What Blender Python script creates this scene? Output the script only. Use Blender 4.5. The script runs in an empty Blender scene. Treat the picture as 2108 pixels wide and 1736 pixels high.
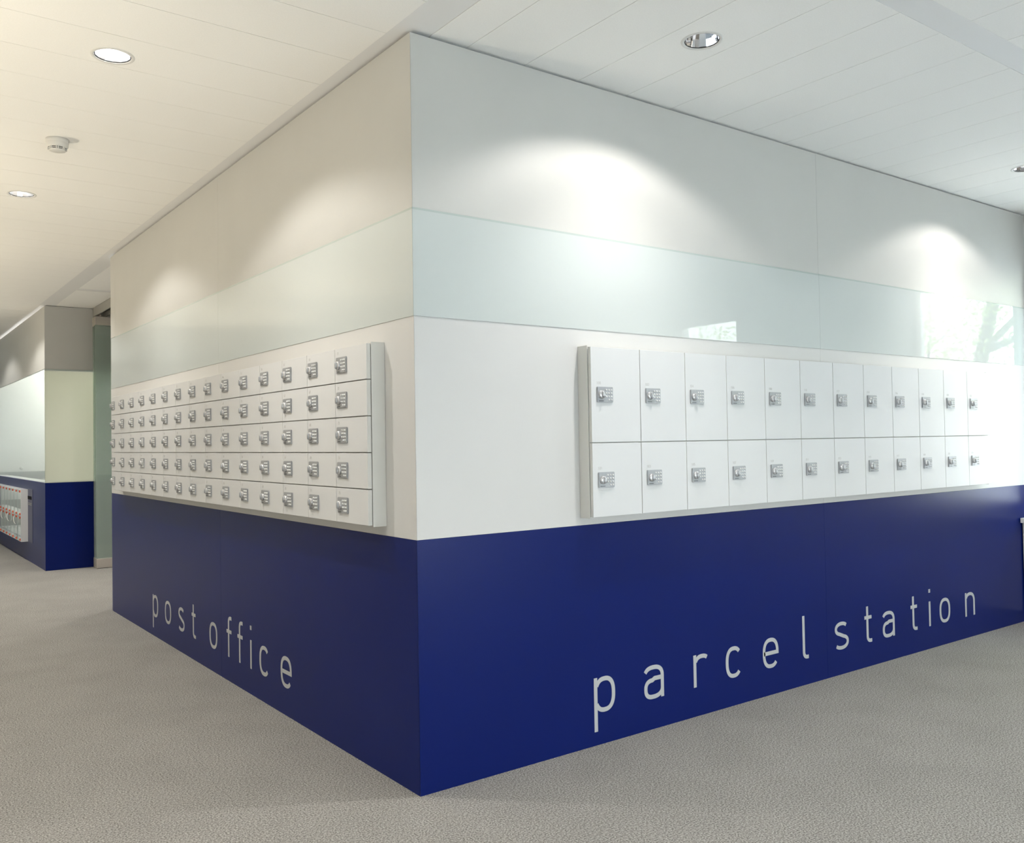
import bpy, bmesh, math, random
from mathutils import Vector, Matrix
random.seed(7)
S = bpy.context.scene
COL = S.collection

# ------------------------------------------------------------------ camera
cam_d = bpy.data.cameras.new('camera')
cam = bpy.data.objects.new('camera', cam_d)
COL.objects.link(cam)
yaw, pitch, roll, F_PX = math.radians(53.4008), math.radians(1.2917), math.radians(-0.9464), 1832.21
fw = Vector((math.cos(yaw) * math.cos(pitch), math.sin(yaw) * math.cos(pitch), math.sin(pitch)))
rt0 = Vector((math.sin(yaw), -math.cos(yaw), 0))
up0 = rt0.cross(fw)
rt = rt0 * math.cos(roll) + up0 * math.sin(roll)
up = -rt0 * math.sin(roll) + up0 * math.cos(roll)
m = Matrix((rt, up, -fw)).transposed().to_4x4()
m.translation = (-1.7681, -3.0141, 1.368)
cam.matrix_world = m
cam_d.sensor_fit = 'HORIZONTAL'
cam_d.sensor_width = 36.0
cam_d.lens = 36.0 * F_PX / 2108.0
cam_d.clip_start = 0.05
cam_d.clip_end = 300
S.camera = cam

# ------------------------------------------------------------------ sky, exposure
SKY_STRENGTH = 9.5
w = bpy.data.worlds.new('sky')
S.world = w
w.use_nodes = True
nt = w.node_tree
nt.nodes.clear()
bg = nt.nodes.new('ShaderNodeBackground')
wo = nt.nodes.new('ShaderNodeOutputWorld')
tc = nt.nodes.new('ShaderNodeTexCoord')
sx = nt.nodes.new('ShaderNodeSeparateXYZ')
rp = nt.nodes.new('ShaderNodeValToRGB')
rp.color_ramp.elements[0].position = 0.0
rp.color_ramp.elements[0].color = (0.97, 0.985, 1.0, 1)
rp.color_ramp.elements[1].position = 0.9
rp.color_ramp.elements[1].color = (0.60, 0.77, 1.0, 1)
nt.links.new(tc.outputs['Generated'], sx.inputs[0])
nt.links.new(sx.outputs['Z'], rp.inputs[0])
nt.links.new(rp.outputs[0], bg.inputs[0])
bg.inputs[1].default_value = SKY_STRENGTH
nt.links.new(bg.outputs[0], wo.inputs[0])

sun_d = bpy.data.lights.new('sun', 'SUN')          # high sun from behind the building: lights the ground and trees outside only
sun_d.energy = 30.0
sun_d.color = (1.0, 0.97, 0.92)
sun_d.angle = 0.009
sun = bpy.data.objects.new('sun', sun_d)
COL.objects.link(sun)
sun.rotation_euler = (math.radians(-25), math.radians(-4), 0)

vs = S.view_settings
vs.view_transform = 'Standard'
vs.look = 'None'
vs.gamma = 1.0
vs.exposure = 0.0
vs.use_curve_mapping = False
S.cycles.max_bounces = 6
S.cycles.diffuse_bounces = 4
S.cycles.glossy_bounces = 4
S.cycles.transparent_max_bounces = 12
S.cycles.caustics_reflective = False
S.cycles.caustics_refractive = False
S.cycles.sample_clamp_indirect = 6.0
S.cycles.blur_glossy = 0.5

# lamp power (W) and colour
P_FILL_UP, C_FILL_UP = 95.0, (1.0, 0.88, 0.66)
P_RIGHT, C_RIGHT = 33.0, (1.0, 0.96, 0.91)
P_LEFT, C_LEFT = 34.0, (1.0, 0.97, 0.92)
SPOT_DEG, SPOT_BLEND = 138.0, 0.28           # wide lobe with the cut-off of the reflector
CORE_DEG, CORE_BLEND = 108.0, 1.0
CORE_RIGHT, CORE_LEFT = 1.9, 1.6     # stronger inner lobe, as a multiple of the wide one

# ------------------------------------------------------------------ materials
MATS = {}
def principled(name, col, rough=0.5, metal=0.0, spec=0.5, coat=0.0, noise=None, bump=None, emit=None):
    mt = bpy.data.materials.new(name)
    mt.use_nodes = True
    n = mt.node_tree
    b = n.nodes['Principled BSDF']
    b.inputs['Base Color'].default_value = (*col, 1)
    b.inputs['Roughness'].default_value = rough
    b.inputs['Metallic'].default_value = metal
    b.inputs['Specular IOR Level'].default_value = spec
    b.inputs['Coat Weight'].default_value = coat
    b.inputs['Coat Roughness'].default_value = 0.03
    if emit:
        b.inputs['Emission Color'].default_value = (*emit[0], 1)
        b.inputs['Emission Strength'].default_value = emit[1]
    if noise or bump:
        t = n.nodes.new('ShaderNodeTexCoord')
    if noise:                                   # slight, even unevenness of the paint itself
        sc, amt = noise
        x = n.nodes.new('ShaderNodeTexNoise')
        x.inputs['Scale'].default_value = sc
        x.inputs['Detail'].default_value = 4
        n.links.new(t.outputs['Object'], x.inputs['Vector'])
        r = n.nodes.new('ShaderNodeValToRGB')
        r.color_ramp.elements[0].position = 0.3
        r.color_ramp.elements[1].position = 0.7
        r.color_ramp.elements[0].color = (*[c * (1 - amt) for c in col], 1)
        r.color_ramp.elements[1].color = (*[min(1, c * (1 + amt)) for c in col], 1)
        n.links.new(x.outputs[0], r.inputs[0])
        n.links.new(r.outputs[0], b.inputs['Base Color'])
    if bump:
        sc, st = bump
        y = n.nodes.new('ShaderNodeTexNoise')
        y.inputs['Scale'].default_value = sc
        y.inputs['Detail'].default_value = 3
        n.links.new(t.outputs['Object'], y.inputs['Vector'])
        bp = n.nodes.new('ShaderNodeBump')
        bp.inputs['Strength'].default_value = st
        bp.inputs['Distance'].default_value = 0.002
        n.links.new(y.outputs[0], bp.inputs['Height'])
        n.links.new(bp.outputs[0], b.inputs['Normal'])
    MATS[name] = mt
    return mt

principled('wall_white', (0.63, 0.625, 0.615), 0.45, spec=0.3, noise=(3.0, 0.012))
principled('wall_upper', (0.57, 0.567, 0.545), 0.42, spec=0.3, noise=(3.0, 0.015))
principled('band_glass', (0.57, 0.61, 0.60), 0.02, spec=0.5)
principled('edge_and_reflection', (0.47, 0.53, 0.51), 0.08, spec=0.5)  # green of real glass edges and of the painted reflection line
principled('blue_paint', (0.0030, 0.0115, 0.112), 0.32, spec=0.16, noise=(2.0, 0.03))
principled('ceiling_plank', (0.90, 0.895, 0.88), 0.9, spec=0.1, bump=(260.0, 0.12), noise=(180.0, 0.02))
principled('ceiling_strip', (0.79, 0.79, 0.795), 0.55, spec=0.2)
principled('cavity', (0.10, 0.10, 0.10), 0.9, spec=0.1)
principled('locker_white', (0.69, 0.695, 0.70), 0.35, spec=0.4, noise=(4.0, 0.01))
principled('locker_case', (0.69, 0.685, 0.65), 0.4, spec=0.4)
principled('plate_metal', (0.40, 0.41, 0.43), 0.4, metal=0.35, spec=0.5, noise=(60.0, 0.04))
principled('knob_metal', (0.62, 0.62, 0.63), 0.25, metal=0.6)
principled('button_metal', (0.85, 0.85, 0.84), 0.25)
principled('dark_print', (0.08, 0.085, 0.09), 0.6)
principled('faint_print', (0.50, 0.49, 0.475), 0.6)
principled('silver_vinyl', (0.47, 0.48, 0.49), 0.42, spec=0.4)
principled('reflector', (0.92, 0.92, 0.94), 0.30, metal=1.0)
principled('trim_white', (0.72, 0.715, 0.70), 0.5)
principled('plastic_white', (0.70, 0.69, 0.665), 0.35)
principled('black', (0.008, 0.008, 0.008), 0.5)
principled('aluminium', (0.62, 0.57, 0.51), 0.38, metal=0.6)
principled('steel_track', (0.42, 0.41, 0.38), 0.4, metal=0.5)
principled('window_frame', (0.10, 0.055, 0.05), 0.45)
principled('sill_white', (0.74, 0.73, 0.71), 0.4)
principled('orange_clip', (0.62, 0.085, 0.03), 0.4)
principled('inner_grey', (0.33, 0.34, 0.335), 0.6)
principled('inner_white', (0.76, 0.76, 0.745), 0.6)
principled('display_black', (0.004, 0.004, 0.006), 0.6, spec=0.05)
principled('warm_wall', (0.74, 0.69, 0.60), 0.6, noise=(1.5, 0.04))
principled('panel_blue_grey', (0.06, 0.065, 0.13), 0.4)
principled('bark', (0.11, 0.085, 0.06), 0.9, noise=(9.0, 0.3))
principled('paving', (0.56, 0.565, 0.56), 0.95, noise=(3.0, 0.15))
principled('lamp_glow', (1, 1, 1), 0.5, emit=((1.0, 0.98, 0.96), 110.0))
principled('lamp_glow_clear', (1, 1, 1), 0.5, emit=((1.0, 0.98, 0.96), 14.0))
principled('reflector_clear', (0.86, 0.87, 0.90), 0.05, metal=1.0)

def carpet():
    mt = bpy.data.materials.new('carpet'); mt.use_nodes = True
    n = mt.node_tree; b = n.nodes['Principled BSDF']
    b.inputs['Roughness'].default_value = 0.95
    b.inputs['Specular IOR Level'].default_value = 0.08
    t = n.nodes.new('ShaderNodeTexCoord')
    f = n.nodes.new('ShaderNodeTexNoise'); f.inputs['Scale'].default_value = 150; f.inputs['Detail'].default_value = 2; f.inputs['Roughness'].default_value = 0.65
    g = n.nodes.new('ShaderNodeTexNoise'); g.inputs['Scale'].default_value = 2.6; g.inputs['Detail'].default_value = 5; g.inputs['Roughness'].default_value = 0.6
    r = n.nodes.new('ShaderNodeValToRGB')
    r.color_ramp.elements[0].position = 0.36; r.color_ramp.elements[0].color = (0.152, 0.145, 0.134, 1)
    r.color_ramp.elements[1].position = 0.66; r.color_ramp.elements[1].color = (0.478, 0.460, 0.432, 1)
    r2 = n.nodes.new('ShaderNodeValToRGB')
    r2.color_ramp.elements[0].position = 0.32; r2.color_ramp.elements[0].color = (0.91, 0.91, 0.91, 1)
    r2.color_ramp.elements[1].position = 0.60; r2.color_ramp.elements[1].color = (1, 1, 1, 1)
    mx = n.nodes.new('ShaderNodeMix'); mx.data_type = 'RGBA'; mx.blend_type = 'MULTIPLY'; mx.inputs[0].default_value = 1.0
    for q in (f, g): n.links.new(t.outputs['Object'], q.inputs['Vector'])
    n.links.new(f.outputs[0], r.inputs[0]); n.links.new(g.outputs[0], r2.inputs[0])
    n.links.new(r.outputs[0], mx.inputs[6]); n.links.new(r2.outputs[0], mx.inputs[7])
    n.links.new(mx.outputs[2], b.inputs['Base Color'])
    bp = n.nodes.new('ShaderNodeBump'); bp.inputs['Strength'].default_value = 0.6; bp.inputs['Distance'].default_value = 0.004
    n.links.new(f.outputs[0], bp.inputs['Height']); n.links.new(bp.outputs[0], b.inputs['Normal'])
    MATS['carpet'] = mt
carpet()

def fresnel(n, ior=1.5):
    """Fresnel weight of a thin sheet: the same on the face the ray enters and the one it leaves by"""
    fr = n.nodes.new('ShaderNodeFresnel')
    ge = n.nodes.new('ShaderNodeNewGeometry')
    ma = n.nodes.new('ShaderNodeMath'); ma.operation = 'MULTIPLY_ADD'
    ma.inputs[1].default_value = 1.0 / ior - ior; ma.inputs[2].default_value = ior
    n.links.new(ge.outputs['Backfacing'], ma.inputs[0]); n.links.new(ma.outputs[0], fr.inputs[0])
    return fr
def clear_glass(name, tint, rough=0.0, body=0.0, body_col=(0.6, 0.7, 0.66)):
    """thin architectural glass: see-through with a Fresnel reflection, optionally partly frosted"""
    mt = bpy.data.materials.new(name); mt.use_nodes = True
    n = mt.node_tree; n.nodes.clear()
    o = n.nodes.new('ShaderNodeOutputMaterial')
    tr = n.nodes.new('ShaderNodeBsdfTransparent'); tr.inputs[0].default_value = (*tint, 1)
    gl = n.nodes.new('ShaderNodeBsdfGlossy'); gl.inputs['Roughness'].default_value = rough
    fr = fresnel(n)
    mx = n.nodes.new('ShaderNodeMixShader')
    src = tr
    if body > 0:
        df = n.nodes.new('ShaderNodeBsdfDiffuse'); df.inputs[0].default_value = (*body_col, 1)
        m0 = n.nodes.new('ShaderNodeMixShader'); m0.inputs[0].default_value = body
        n.links.new(tr.outputs[0], m0.inputs[1]); n.links.new(df.outputs[0], m0.inputs[2]); src = m0
    n.links.new(fr.outputs[0], mx.inputs[0]); n.links.new(src.outputs[0], mx.inputs[1]); n.links.new(gl.outputs[0], mx.inputs[2])
    n.links.new(mx.outputs[0], o.inputs[0])
    MATS[name] = mt
clear_glass('window_glass', (0.95, 0.98, 0.97))
clear_glass('door_glass', (0.93, 0.97, 0.95))
clear_glass('fold_glass', (0.80, 0.88, 0.84), body=0.30, body_col=(0.60, 0.66, 0.62))

def backlit_glass():
    """obscured glass that lets the lamps behind it glow through"""
    mt = bpy.data.materials.new('end_glass'); mt.use_nodes = True
    n = mt.node_tree; n.nodes.clear()
    o = n.nodes.new('ShaderNodeOutputMaterial')
    d = n.nodes.new('ShaderNodeBsdfDiffuse'); d.inputs[0].default_value = (0.62, 0.63, 0.57, 1)
    t = n.nodes.new('ShaderNodeBsdfTranslucent'); t.inputs[0].default_value = (0.82, 0.84, 0.74, 1)
    g = n.nodes.new('ShaderNodeBsdfGlossy'); g.inputs['Roughness'].default_value = 0.02
    fr = fresnel(n)
    m1 = n.nodes.new('ShaderNodeMixShader'); m1.inputs[0].default_value = 0.5
    m2 = n.nodes.new('ShaderNodeMixShader')
    n.links.new(d.outputs[0], m1.inputs[1]); n.links.new(t.outputs[0], m1.inputs[2])
    n.links.new(fr.outputs[0], m2.inputs[0]); n.links.new(m1.outputs[0], m2.inputs[1]); n.links.new(g.outputs[0], m2.inputs[2])
    n.links.new(m2.outputs[0], o.inputs[0])
    MATS['end_glass'] = mt
backlit_glass()

def leaf_mat():
    mt = bpy.data.materials.new('leaf'); mt.use_nodes = True
    n = mt.node_tree; n.nodes.clear()
    o = n.nodes.new('ShaderNodeOutputMaterial')
    d = n.nodes.new('ShaderNodeBsdfDiffuse'); d.inputs[0].default_value = (0.36, 0.42, 0.20, 1)
    t = n.nodes.new('ShaderNodeBsdfTranslucent'); t.inputs[0].default_value = (0.55, 0.62, 0.30, 1)
    mx = n.nodes.new('ShaderNodeMixShader'); mx.inputs[0].default_value = 0.5
    n.links.new(d.outputs[0], mx.inputs[1]); n.links.new(t.outputs[0], mx.inputs[2]); n.links.new(mx.outputs[0], o.inputs[0])
    MATS['leaf'] = mt
leaf_mat()
def blind_mat():  # translucent sheet warming the daylight of the added hall windows
    mt = bpy.data.materials.new('fill_blind_fabric'); mt.use_nodes = True
    n = mt.node_tree; n.nodes.clear()
    o = n.nodes.new('ShaderNodeOutputMaterial')
    d = n.nodes.new('ShaderNodeBsdfDiffuse'); d.inputs[0].default_value = (0.80, 0.76, 0.67, 1)
    t = n.nodes.new('ShaderNodeBsdfTranslucent'); t.inputs[0].default_value = (0.30, 0.27, 0.23, 1)
    mx = n.nodes.new('ShaderNodeMixShader'); mx.inputs[0].default_value = 0.8
    n.links.new(d.outputs[0], mx.inputs[1]); n.links.new(t.outputs[0], mx.inputs[2]); n.links.new(mx.outputs[0], o.inputs[0])
    MATS['fill_blind_fabric'] = mt
blind_mat()

# ------------------------------------------------------------------ mesh helpers
def mesh_obj(name, me, mat=None, parent=None, loc=(0, 0, 0)):
    o = bpy.data.objects.new(name, me)
    COL.objects.link(o)
    if mat is not None and len(me.materials) == 0:
        me.materials.append(MATS[mat])
    o.parent = parent
    o.location = loc
    return o

def bm_mesh(bm, name, smooth=False):
    me = bpy.data.meshes.new(name)
    bmesh.ops.recalc_face_normals(bm, faces=bm.faces[:])
    bm.to_mesh(me); bm.free()
    if smooth:
        for p in me.polygons: p.use_smooth = True
    return me

def add_box(bm, x0, x1, y0, y1, z0, z1):
    vs_ = [bm.verts.new((x, y, z)) for x in (x0, x1) for y in (y0, y1) for z in (z0, z1)]
    a = vs_
    for f in ((0, 1, 3, 2), (4, 6, 7, 5), (0, 4, 5, 1), (2, 3, 7, 6), (0, 2, 6, 4), (1, 5, 7, 3)):
        bm.faces.new([a[i] for i in f])
    return vs_

def box_mesh(name, x0, x1, y0, y1, z0, z1, bevel=0.0, seg=1):
    bm = bmesh.new()
    add_box(bm, x0, x1, y0, y1, z0, z1)
    if bevel:
        bmesh.ops.bevel(bm, geom=bm.edges[:], offset=bevel, segments=seg, affect='EDGES')
    return bm_mesh(bm, name)

def box(name, x0, x1, y0, y1, z0, z1, mat, parent=None, bevel=0.0, seg=1):
    return mesh_obj(name, box_mesh(name, x0, x1, y0, y1, z0, z1, bevel, seg), mat, parent)

def lathe_mesh(name, prof, n=32, smooth=True, mats=None):
    """profile [(radius, z)] turned about z"""
    bm = bmesh.new()
    rings = []
    for r, z in prof:
        if r < 1e-6:
            rings.append([bm.verts.new((0, 0, z))])
        else:
            rings.append([bm.verts.new((r * math.cos(2 * math.pi * k / n), r * math.sin(2 * math.pi * k / n), z)) for k in range(n)])
    for a, b in zip(rings, rings[1:]):
        for k in range(n):
            k2 = (k + 1) % n
            if len(a) == 1 and len(b) == 1: continue
            if len(a) == 1: bm.faces.new((a[0], b[k], b[k2]))
            elif len(b) == 1: bm.faces.new((a[k], b[0], a[k2]))
            else: bm.faces.new((a[k], b[k], b[k2], a[k2]))
    return bm_mesh(bm, name, smooth)

def empty(name, loc=(0, 0, 0), rz=0.0):
    o = bpy.data.objects.new(name, None)
    COL.objects.link(o)
    o.location = loc; o.rotation_euler = (0, 0, rz)
    o.empty_display_size = 0.1
    return o

def tag(o, label, cat, group=None):
    o['label'] = label; o['category'] = cat
    if group: o['group'] = group
    return o

def structure(o, label=None):
    o['kind'] = 'structure'
    if label: o['label'] = label
    return o

# ------------------------------------------------------------------ key dimensions (metres, corner of the block = origin)
H = 3.0
ZB, ZG1, ZG2, ZT = 0.989, 1.868, 2.296, 2.990
R = 5.246                       # end wall with the windows
LY = 4.90                       # where the straight part of the left wall ends
X2, Y2 = -0.015, 8.18           # the next block along the hall
HALL_X = -3.7
ROOM_Y = -5.6
END_Y = 15.0
G = 0.0006                      # half a panel joint

# ------------------------------------------------------------------ floor and ceiling
floor = box('floor', HALL_X - 0.2, R + 0.2, ROOM_Y - 0.2, END_Y + 0.2, -0.12, 0.0, 'carpet')
structure(floor, 'grey speckled carpet floor')

bm = bmesh.new()
cx0, cx1, cy0, cy1 = HALL_X - 0.2, R + 0.26, ROOM_Y - 0.2, END_Y + 0.2
add_box(bm, cx0, cx1, cy0, cy1, 3.22, 3.30)
for q in ((cx0 - 0.05, cx0, cy0 - 0.05, cy1 + 0.05), (cx1, cx1 + 0.05, cy0 - 0.05, cy1 + 0.05), (cx0, cx1, cy0 - 0.05, cy0), (cx0, cx1, cy1, cy1 + 0.05)):
    add_box(bm, *q, 2.95, 3.30)  # unseen skirts added to keep daylight out of the ceiling void
ceiling = mesh_obj('ceiling', bm_mesh(bm, 'ceiling'), 'cavity')
structure(ceiling, 'white suspended ceiling of long metal planks')

LIGHTS = {                       # name -> x, y
    'r1': (1.035, -0.59), 'r2': (4.045, -0.545),
    'l1': (-0.895, 0.905), 'l2': (-0.895, 3.377), 'l3': (-0.895, 5.85), 'l4': (-0.895, 8.32), 'l5': (-0.895, 10.79),
    'p1': (1.6, 6.7),  # unseen, added to light the passage
    'b1': (1.035, -3.2), 'b2': (4.045, -3.2), 'b3': (-2.0, -3.2), 'b4': (-2.0, -0.59),  # unseen, added to light the room around the camera
}
R_OPEN = 0.071
def plank(x0, x1, y0, y1):
    """ceiling plank, its underside at H, with a round cut-out where a downlight sits"""
    bm = bmesh.new()
    g = 0.0012
    x0 += g; x1 -= g; y0 += g; y1 -= g
    holes = [(x, y) for x, y in LIGHTS.values() if x0 < x < x1 and y0 < y < y1]
    if holes:
        c = [bm.verts.new(p) for p in ((x0, y0, H), (x1, y0, H), (x1, y1, H), (x0, y1, H))]
        es = [bm.edges.new((c[k], c[(k + 1) % 4])) for k in range(4)]
        for hx, hy in holes:
            q = [bm.verts.new((hx + (R_OPEN + 0.004) * math.cos(2 * math.pi * k / 32), hy + (R_OPEN + 0.004) * math.sin(2 * math.pi * k / 32), H)) for k in range(32)]
            es += [bm.edges.new((q[k], q[(k + 1) % 32])) for k in range(32)]
        bmesh.ops.triangle_fill(bm, use_beauty=True, edges=es)
        t = [bm.verts.new((v.co.x, v.co.y, H + 0.016)) for v in c]
        for k in range(4):
            bm.faces.new((c[k], c[(k + 1) % 4], t[(k + 1) % 4], t[k]))
        me = bm_mesh(bm, 'plank')
    else:
        add_box(bm, x0, x1, y0, y1, H, H + 0.016)
        me = bm_mesh(bm, 'plank')
    return mesh_obj('plank', me, 'ceiling_plank', ceiling)

SX0, SX1 = -0.060, 0.096         # strip above the left wall
BY0, BY1 = -1.315, -1.193        # strip across the room
s0, sw = 0.2757, 0.302
xs = [SX1, s0] + [s0 + sw * k for k in range(1, 17)]
xs = [x for x in xs if x < R] + [R]
for a, b in zip(xs, xs[1:]):
    plank(a, b, BY1, 0.06)
    plank(a, b, ROOM_Y, BY0)
lp, l0 = 0.309, 0.081
ks = range(-19, 49)
for k in ks:
    y0, y1 = l0 + lp * k, l0 + lp * (k + 1)
    if y1 < ROOM_Y + 0.1 or y0 > END_Y: continue
    plank(HALL_X, SX0, max(y0, ROOM_Y), min(y1, END_Y))
# passage between the two blocks
plank(SX1, 0.49, 5.0, 6.85); plank(SX1, 0.49, 6.96, 8.25)
plank(0.55, 3.2, 5.0, 8.25)
box('strip', SX1, 0.49, 6.852, 6.958, H + 0.001, H + 0.016, 'ceiling_strip', ceiling)
box('strip', SX0, SX1, ROOM_Y, END_Y, H + 0.001, H + 0.02, 'ceiling_strip', ceiling)
box('strip', SX1, R, BY0, BY1, H + 0.001, H + 0.02, 'ceiling_strip', ceiling)
# room inside the next block
plank(SX1, 3.2, 8.25, 13.2)

# ------------------------------------------------------------------ the block: right wall (plane y = 0) and left wall (plane x = 0)
TH = 0.018
wall_right = box('wall_right', 0.022, R, 0.02, 0.10, 0.0, 3.02, 'cavity')
structure(wall_right, 'right-hand wall of white panels, pale glass band and blue base')
wall_left = box('wall_left', 0.02, 0.10, 0.022, 4.95, 0.0, 3.02, 'cavity')
structure(wall_left, 'left-hand wall of white panels, pale glass band and blue base')

def panel(name, kind, a, b, z0, z1, out, mat, parent):
    """wall panel a..b along the right (R) or left (L) wall, mitred where it starts at the corner"""
    bm = bmesh.new()
    add_box(bm, a, b, -out, TH, z0, z1)
    if a < 0.01:
        for v in bm.verts:
            if v.co.x < 0.01:
                v.co.x = (v.co.y if v.co.y > 0 else -out) + 0.0005
    if kind == 'L':
        for v in bm.verts: v.co.x, v.co.y = v.co.y, v.co.x
    return mesh_obj(name, bm_mesh(bm, name), mat, parent)

for kind, wall, spans in (('R', wall_right, ((0.0, 2.666), (2.666, R))), ('L', wall_left, ((0.0, 2.30), (2.30, LY)))):
    for a, b in spans:
        a2 = a + (G if a > 0 else 0.0); b2 = b - G
        panel('upper_panel', kind, a2, b2, ZG2 + G, ZT, 0.0, 'wall_upper', wall)
        gp = panel('glass_panel', kind, a2, b2, ZG1, ZG2 - 0.009, 0.003, 'band_glass', wall)
        panel('edge_and_reflection', kind, a2, b2, ZG2 - 0.009, ZG2 - G, 0.003, 'edge_and_reflection', gp)  # greenish strip painted in for the reflection inside the glass
        panel('white_panel', kind, a2, b2, ZB + 0.0005, ZG1 - 0.0002, 0.0, 'wall_white', wall)
        panel('blue_panel', kind, a2, b2, 0.0, ZB - 0.0005, 0.0, 'blue_paint', wall)

def rounded_end(name, z0, z1, mat, off=0.0):
    """the wall's rounded far end, turning from the hall into the passage"""
    r, y0, x_in, n = 0.26, 5.03, 3.2, 14
    path = [(-off, LY + G)] + [(r - (r + off) * math.cos(t * math.pi / 2 / n), y0 + (r + off) * math.sin(t * math.pi / 2 / n)) for t in range(n + 1)] + [(x_in, y0 + r + off)]
    inner = [(0.012, LY + G)] + [(r - (r - 0.012) * math.cos(t * math.pi / 2 / n), y0 + (r - 0.012) * math.sin(t * math.pi / 2 / n)) for t in range(n + 1)] + [(x_in, y0 + r - 0.012)]
    bm = bmesh.new()
    V = [[bm.verts.new((x, y, z)) for x, y in pp] for pp, z in ((path, z0), (path, z1), (inner, z1), (inner, z0))]
    for j in range(4):
        for k in range(len(path) - 1):
            bm.faces.new((V[j][k], V[j][k + 1], V[(j + 1) % 4][k + 1], V[(j + 1) % 4][k]))
    bm.faces.new([V[j][0] for j in range(4)]); bm.faces.new([V[j][-1] for j in range(4)])
    me = bm_mesh(bm, name)
    return mesh_obj(name, me, mat, wall_left)
rounded_end('end_panel_upper', ZG1 + 0.002 + 0.43, ZT, 'wall_upper')
rounded_end('end_panel_glass', ZG1 + G, ZG2 - G, 'band_glass')
rounded_end('end_panel_white', ZB + 0.0005, ZG1 - G, 'wall_white')
rounded_end('end_panel_blue', 0.0, ZB - 0.0005, 'blue_paint', -0.0005)

# ------------------------------------------------------------------ window wall at the right end and the rest of the room
WIN = [(-0.93, -0.07), (-3.55, -2.69), (-5.45, -5.15)]
W_Z0, W_Z1 = 0.80, 2.59
WT = 0.26
bm = bmesh.new()
add_box(bm, R, R + WT, ROOM_Y - 0.2, 0.12, 0.0, W_Z0)
add_box(bm, R, R + WT, ROOM_Y - 0.2, 0.12, W_Z1, 3.2)
edges = [0.12] + [v for a, b in WIN for v in (b, a)] + [ROOM_Y - 0.2]
for k in range(0, len(edges), 2):
    add_box(bm, R, R + WT, edges[k + 1], edges[k], W_Z0, W_Z1)
wall_window = mesh_obj('wall_window', bm_mesh(bm, 'wall_window'), 'wall_white')
structure(wall_window, 'window wall at the right end of the room')
for i, (a, b) in enumerate(WIN):
    f = bmesh.new(); t = 0.05; x0, x1 = R + 0.05, R + 0.12
    add_box(f, x0, x1, a, a + t, W_Z0, W_Z1); add_box(f, x0, x1, b - t, b, W_Z0, W_Z1)
    add_box(f, x0, x1, a + t, b - t, W_Z0, W_Z0 + t); add_box(f, x0, x1, a + t, b - t, W_Z1 - t, W_Z1)
    wn = structure(mesh_obj('window_%d' % (i + 1), bm_mesh(f, 'window_frame'), 'window_frame'), 'window with dark frame looking out on trees')
    box('pane', R + 0.08, R + 0.086, a + t, b - t, W_Z0 + t, W_Z1 - t, 'window_glass', wn)
    ld = bpy.data.lights.new('daylight_portal', 'AREA'); ld.shape = 'RECTANGLE'; ld.size = b - a; ld.size_y = W_Z1 - W_Z0
    ld.cycles.is_portal = True
    lo = bpy.data.objects.new('daylight_portal', ld); COL.objects.link(lo)
    lo.location = (R + WT + 0.02, (a + b) / 2, (W_Z0 + W_Z1) / 2); lo.rotation_euler = (math.pi / 2, 0, math.pi / 2)

R_Z0 = 0.12
R_Z1 = 1.52
FILL_RWIN = [(-3.2, -1.1), (-0.6, 1.5), (2.0, 4.1)]  # unseen windows added for fill light from behind the camera
bm = bmesh.new()
add_box(bm, HALL_X, R, ROOM_Y - 0.2, ROOM_Y, 0.0, R_Z0)
add_box(bm, HALL_X, R, ROOM_Y - 0.2, ROOM_Y, R_Z1, 3.2)
edges = [HALL_X] + [v for ab in FILL_RWIN for v in ab] + [R]
for k in range(0, len(edges), 2):
    add_box(bm, edges[k], edges[k + 1], ROOM_Y - 0.2, ROOM_Y, R_Z0, R_Z1)
structure(mesh_obj('wall_room', bm_mesh(bm, 'wall_room'), 'wall_white'), 'white wall behind the camera, with added windows')
for i, (a, b) in enumerate(FILL_RWIN):
    f = bmesh.new(); t = 0.05; y0, y1 = ROOM_Y - 0.12, ROOM_Y - 0.05
    add_box(f, a, a + t, y0, y1, R_Z0, R_Z1); add_box(f, b - t, b, y0, y1, R_Z0, R_Z1)
    add_box(f, a + t, b - t, y0, y1, R_Z0, R_Z0 + t); add_box(f, a + t, b - t, y0, y1, R_Z1 - t, R_Z1)
    wn = structure(mesh_obj('window_%d' % (i + 4), bm_mesh(f, 'window_frame'), 'window_frame'), 'added unseen window behind the camera, for fill light')
    box('pane', a + t, b - t, ROOM_Y - 0.086, ROOM_Y - 0.08, R_Z0 + t, R_Z1 - t, 'window_glass', wn)
    ld = bpy.data.lights.new('daylight_portal', 'AREA'); ld.shape = 'RECTANGLE'; ld.size = b - a; ld.size_y = R_Z1 - R_Z0
    ld.cycles.is_portal = True
    lo = bpy.data.objects.new('daylight_portal', ld); COL.objects.link(lo)
    lo.location = ((a + b) / 2, ROOM_Y - 0.22, (R_Z0 + R_Z1) / 2); lo.rotation_euler = (math.pi / 2, 0, 0)
FILL_HWIN = [(-5.2, -1.2), (-0.4, 3.6), (4.4, 8.4), (9.2, 13.2)]  # unseen windows added for warm fill; wall colour tints the bounce
HZ0, HZ1 = 0.90, 2.55
bm = bmesh.new()
add_box(bm, HALL_X - 0.2, HALL_X, ROOM_Y - 0.2, END_Y, 0.0, HZ0)
add_box(bm, HALL_X - 0.2, HALL_X, ROOM_Y - 0.2, END_Y, HZ1, 3.2)
edges = [ROOM_Y - 0.2] + [v for ab in FILL_HWIN for v in ab] + [END_Y]
for k in range(0, len(edges), 2):
    add_box(bm, HALL_X - 0.2, HALL_X, edges[k], edges[k + 1], HZ0, HZ1)
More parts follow.
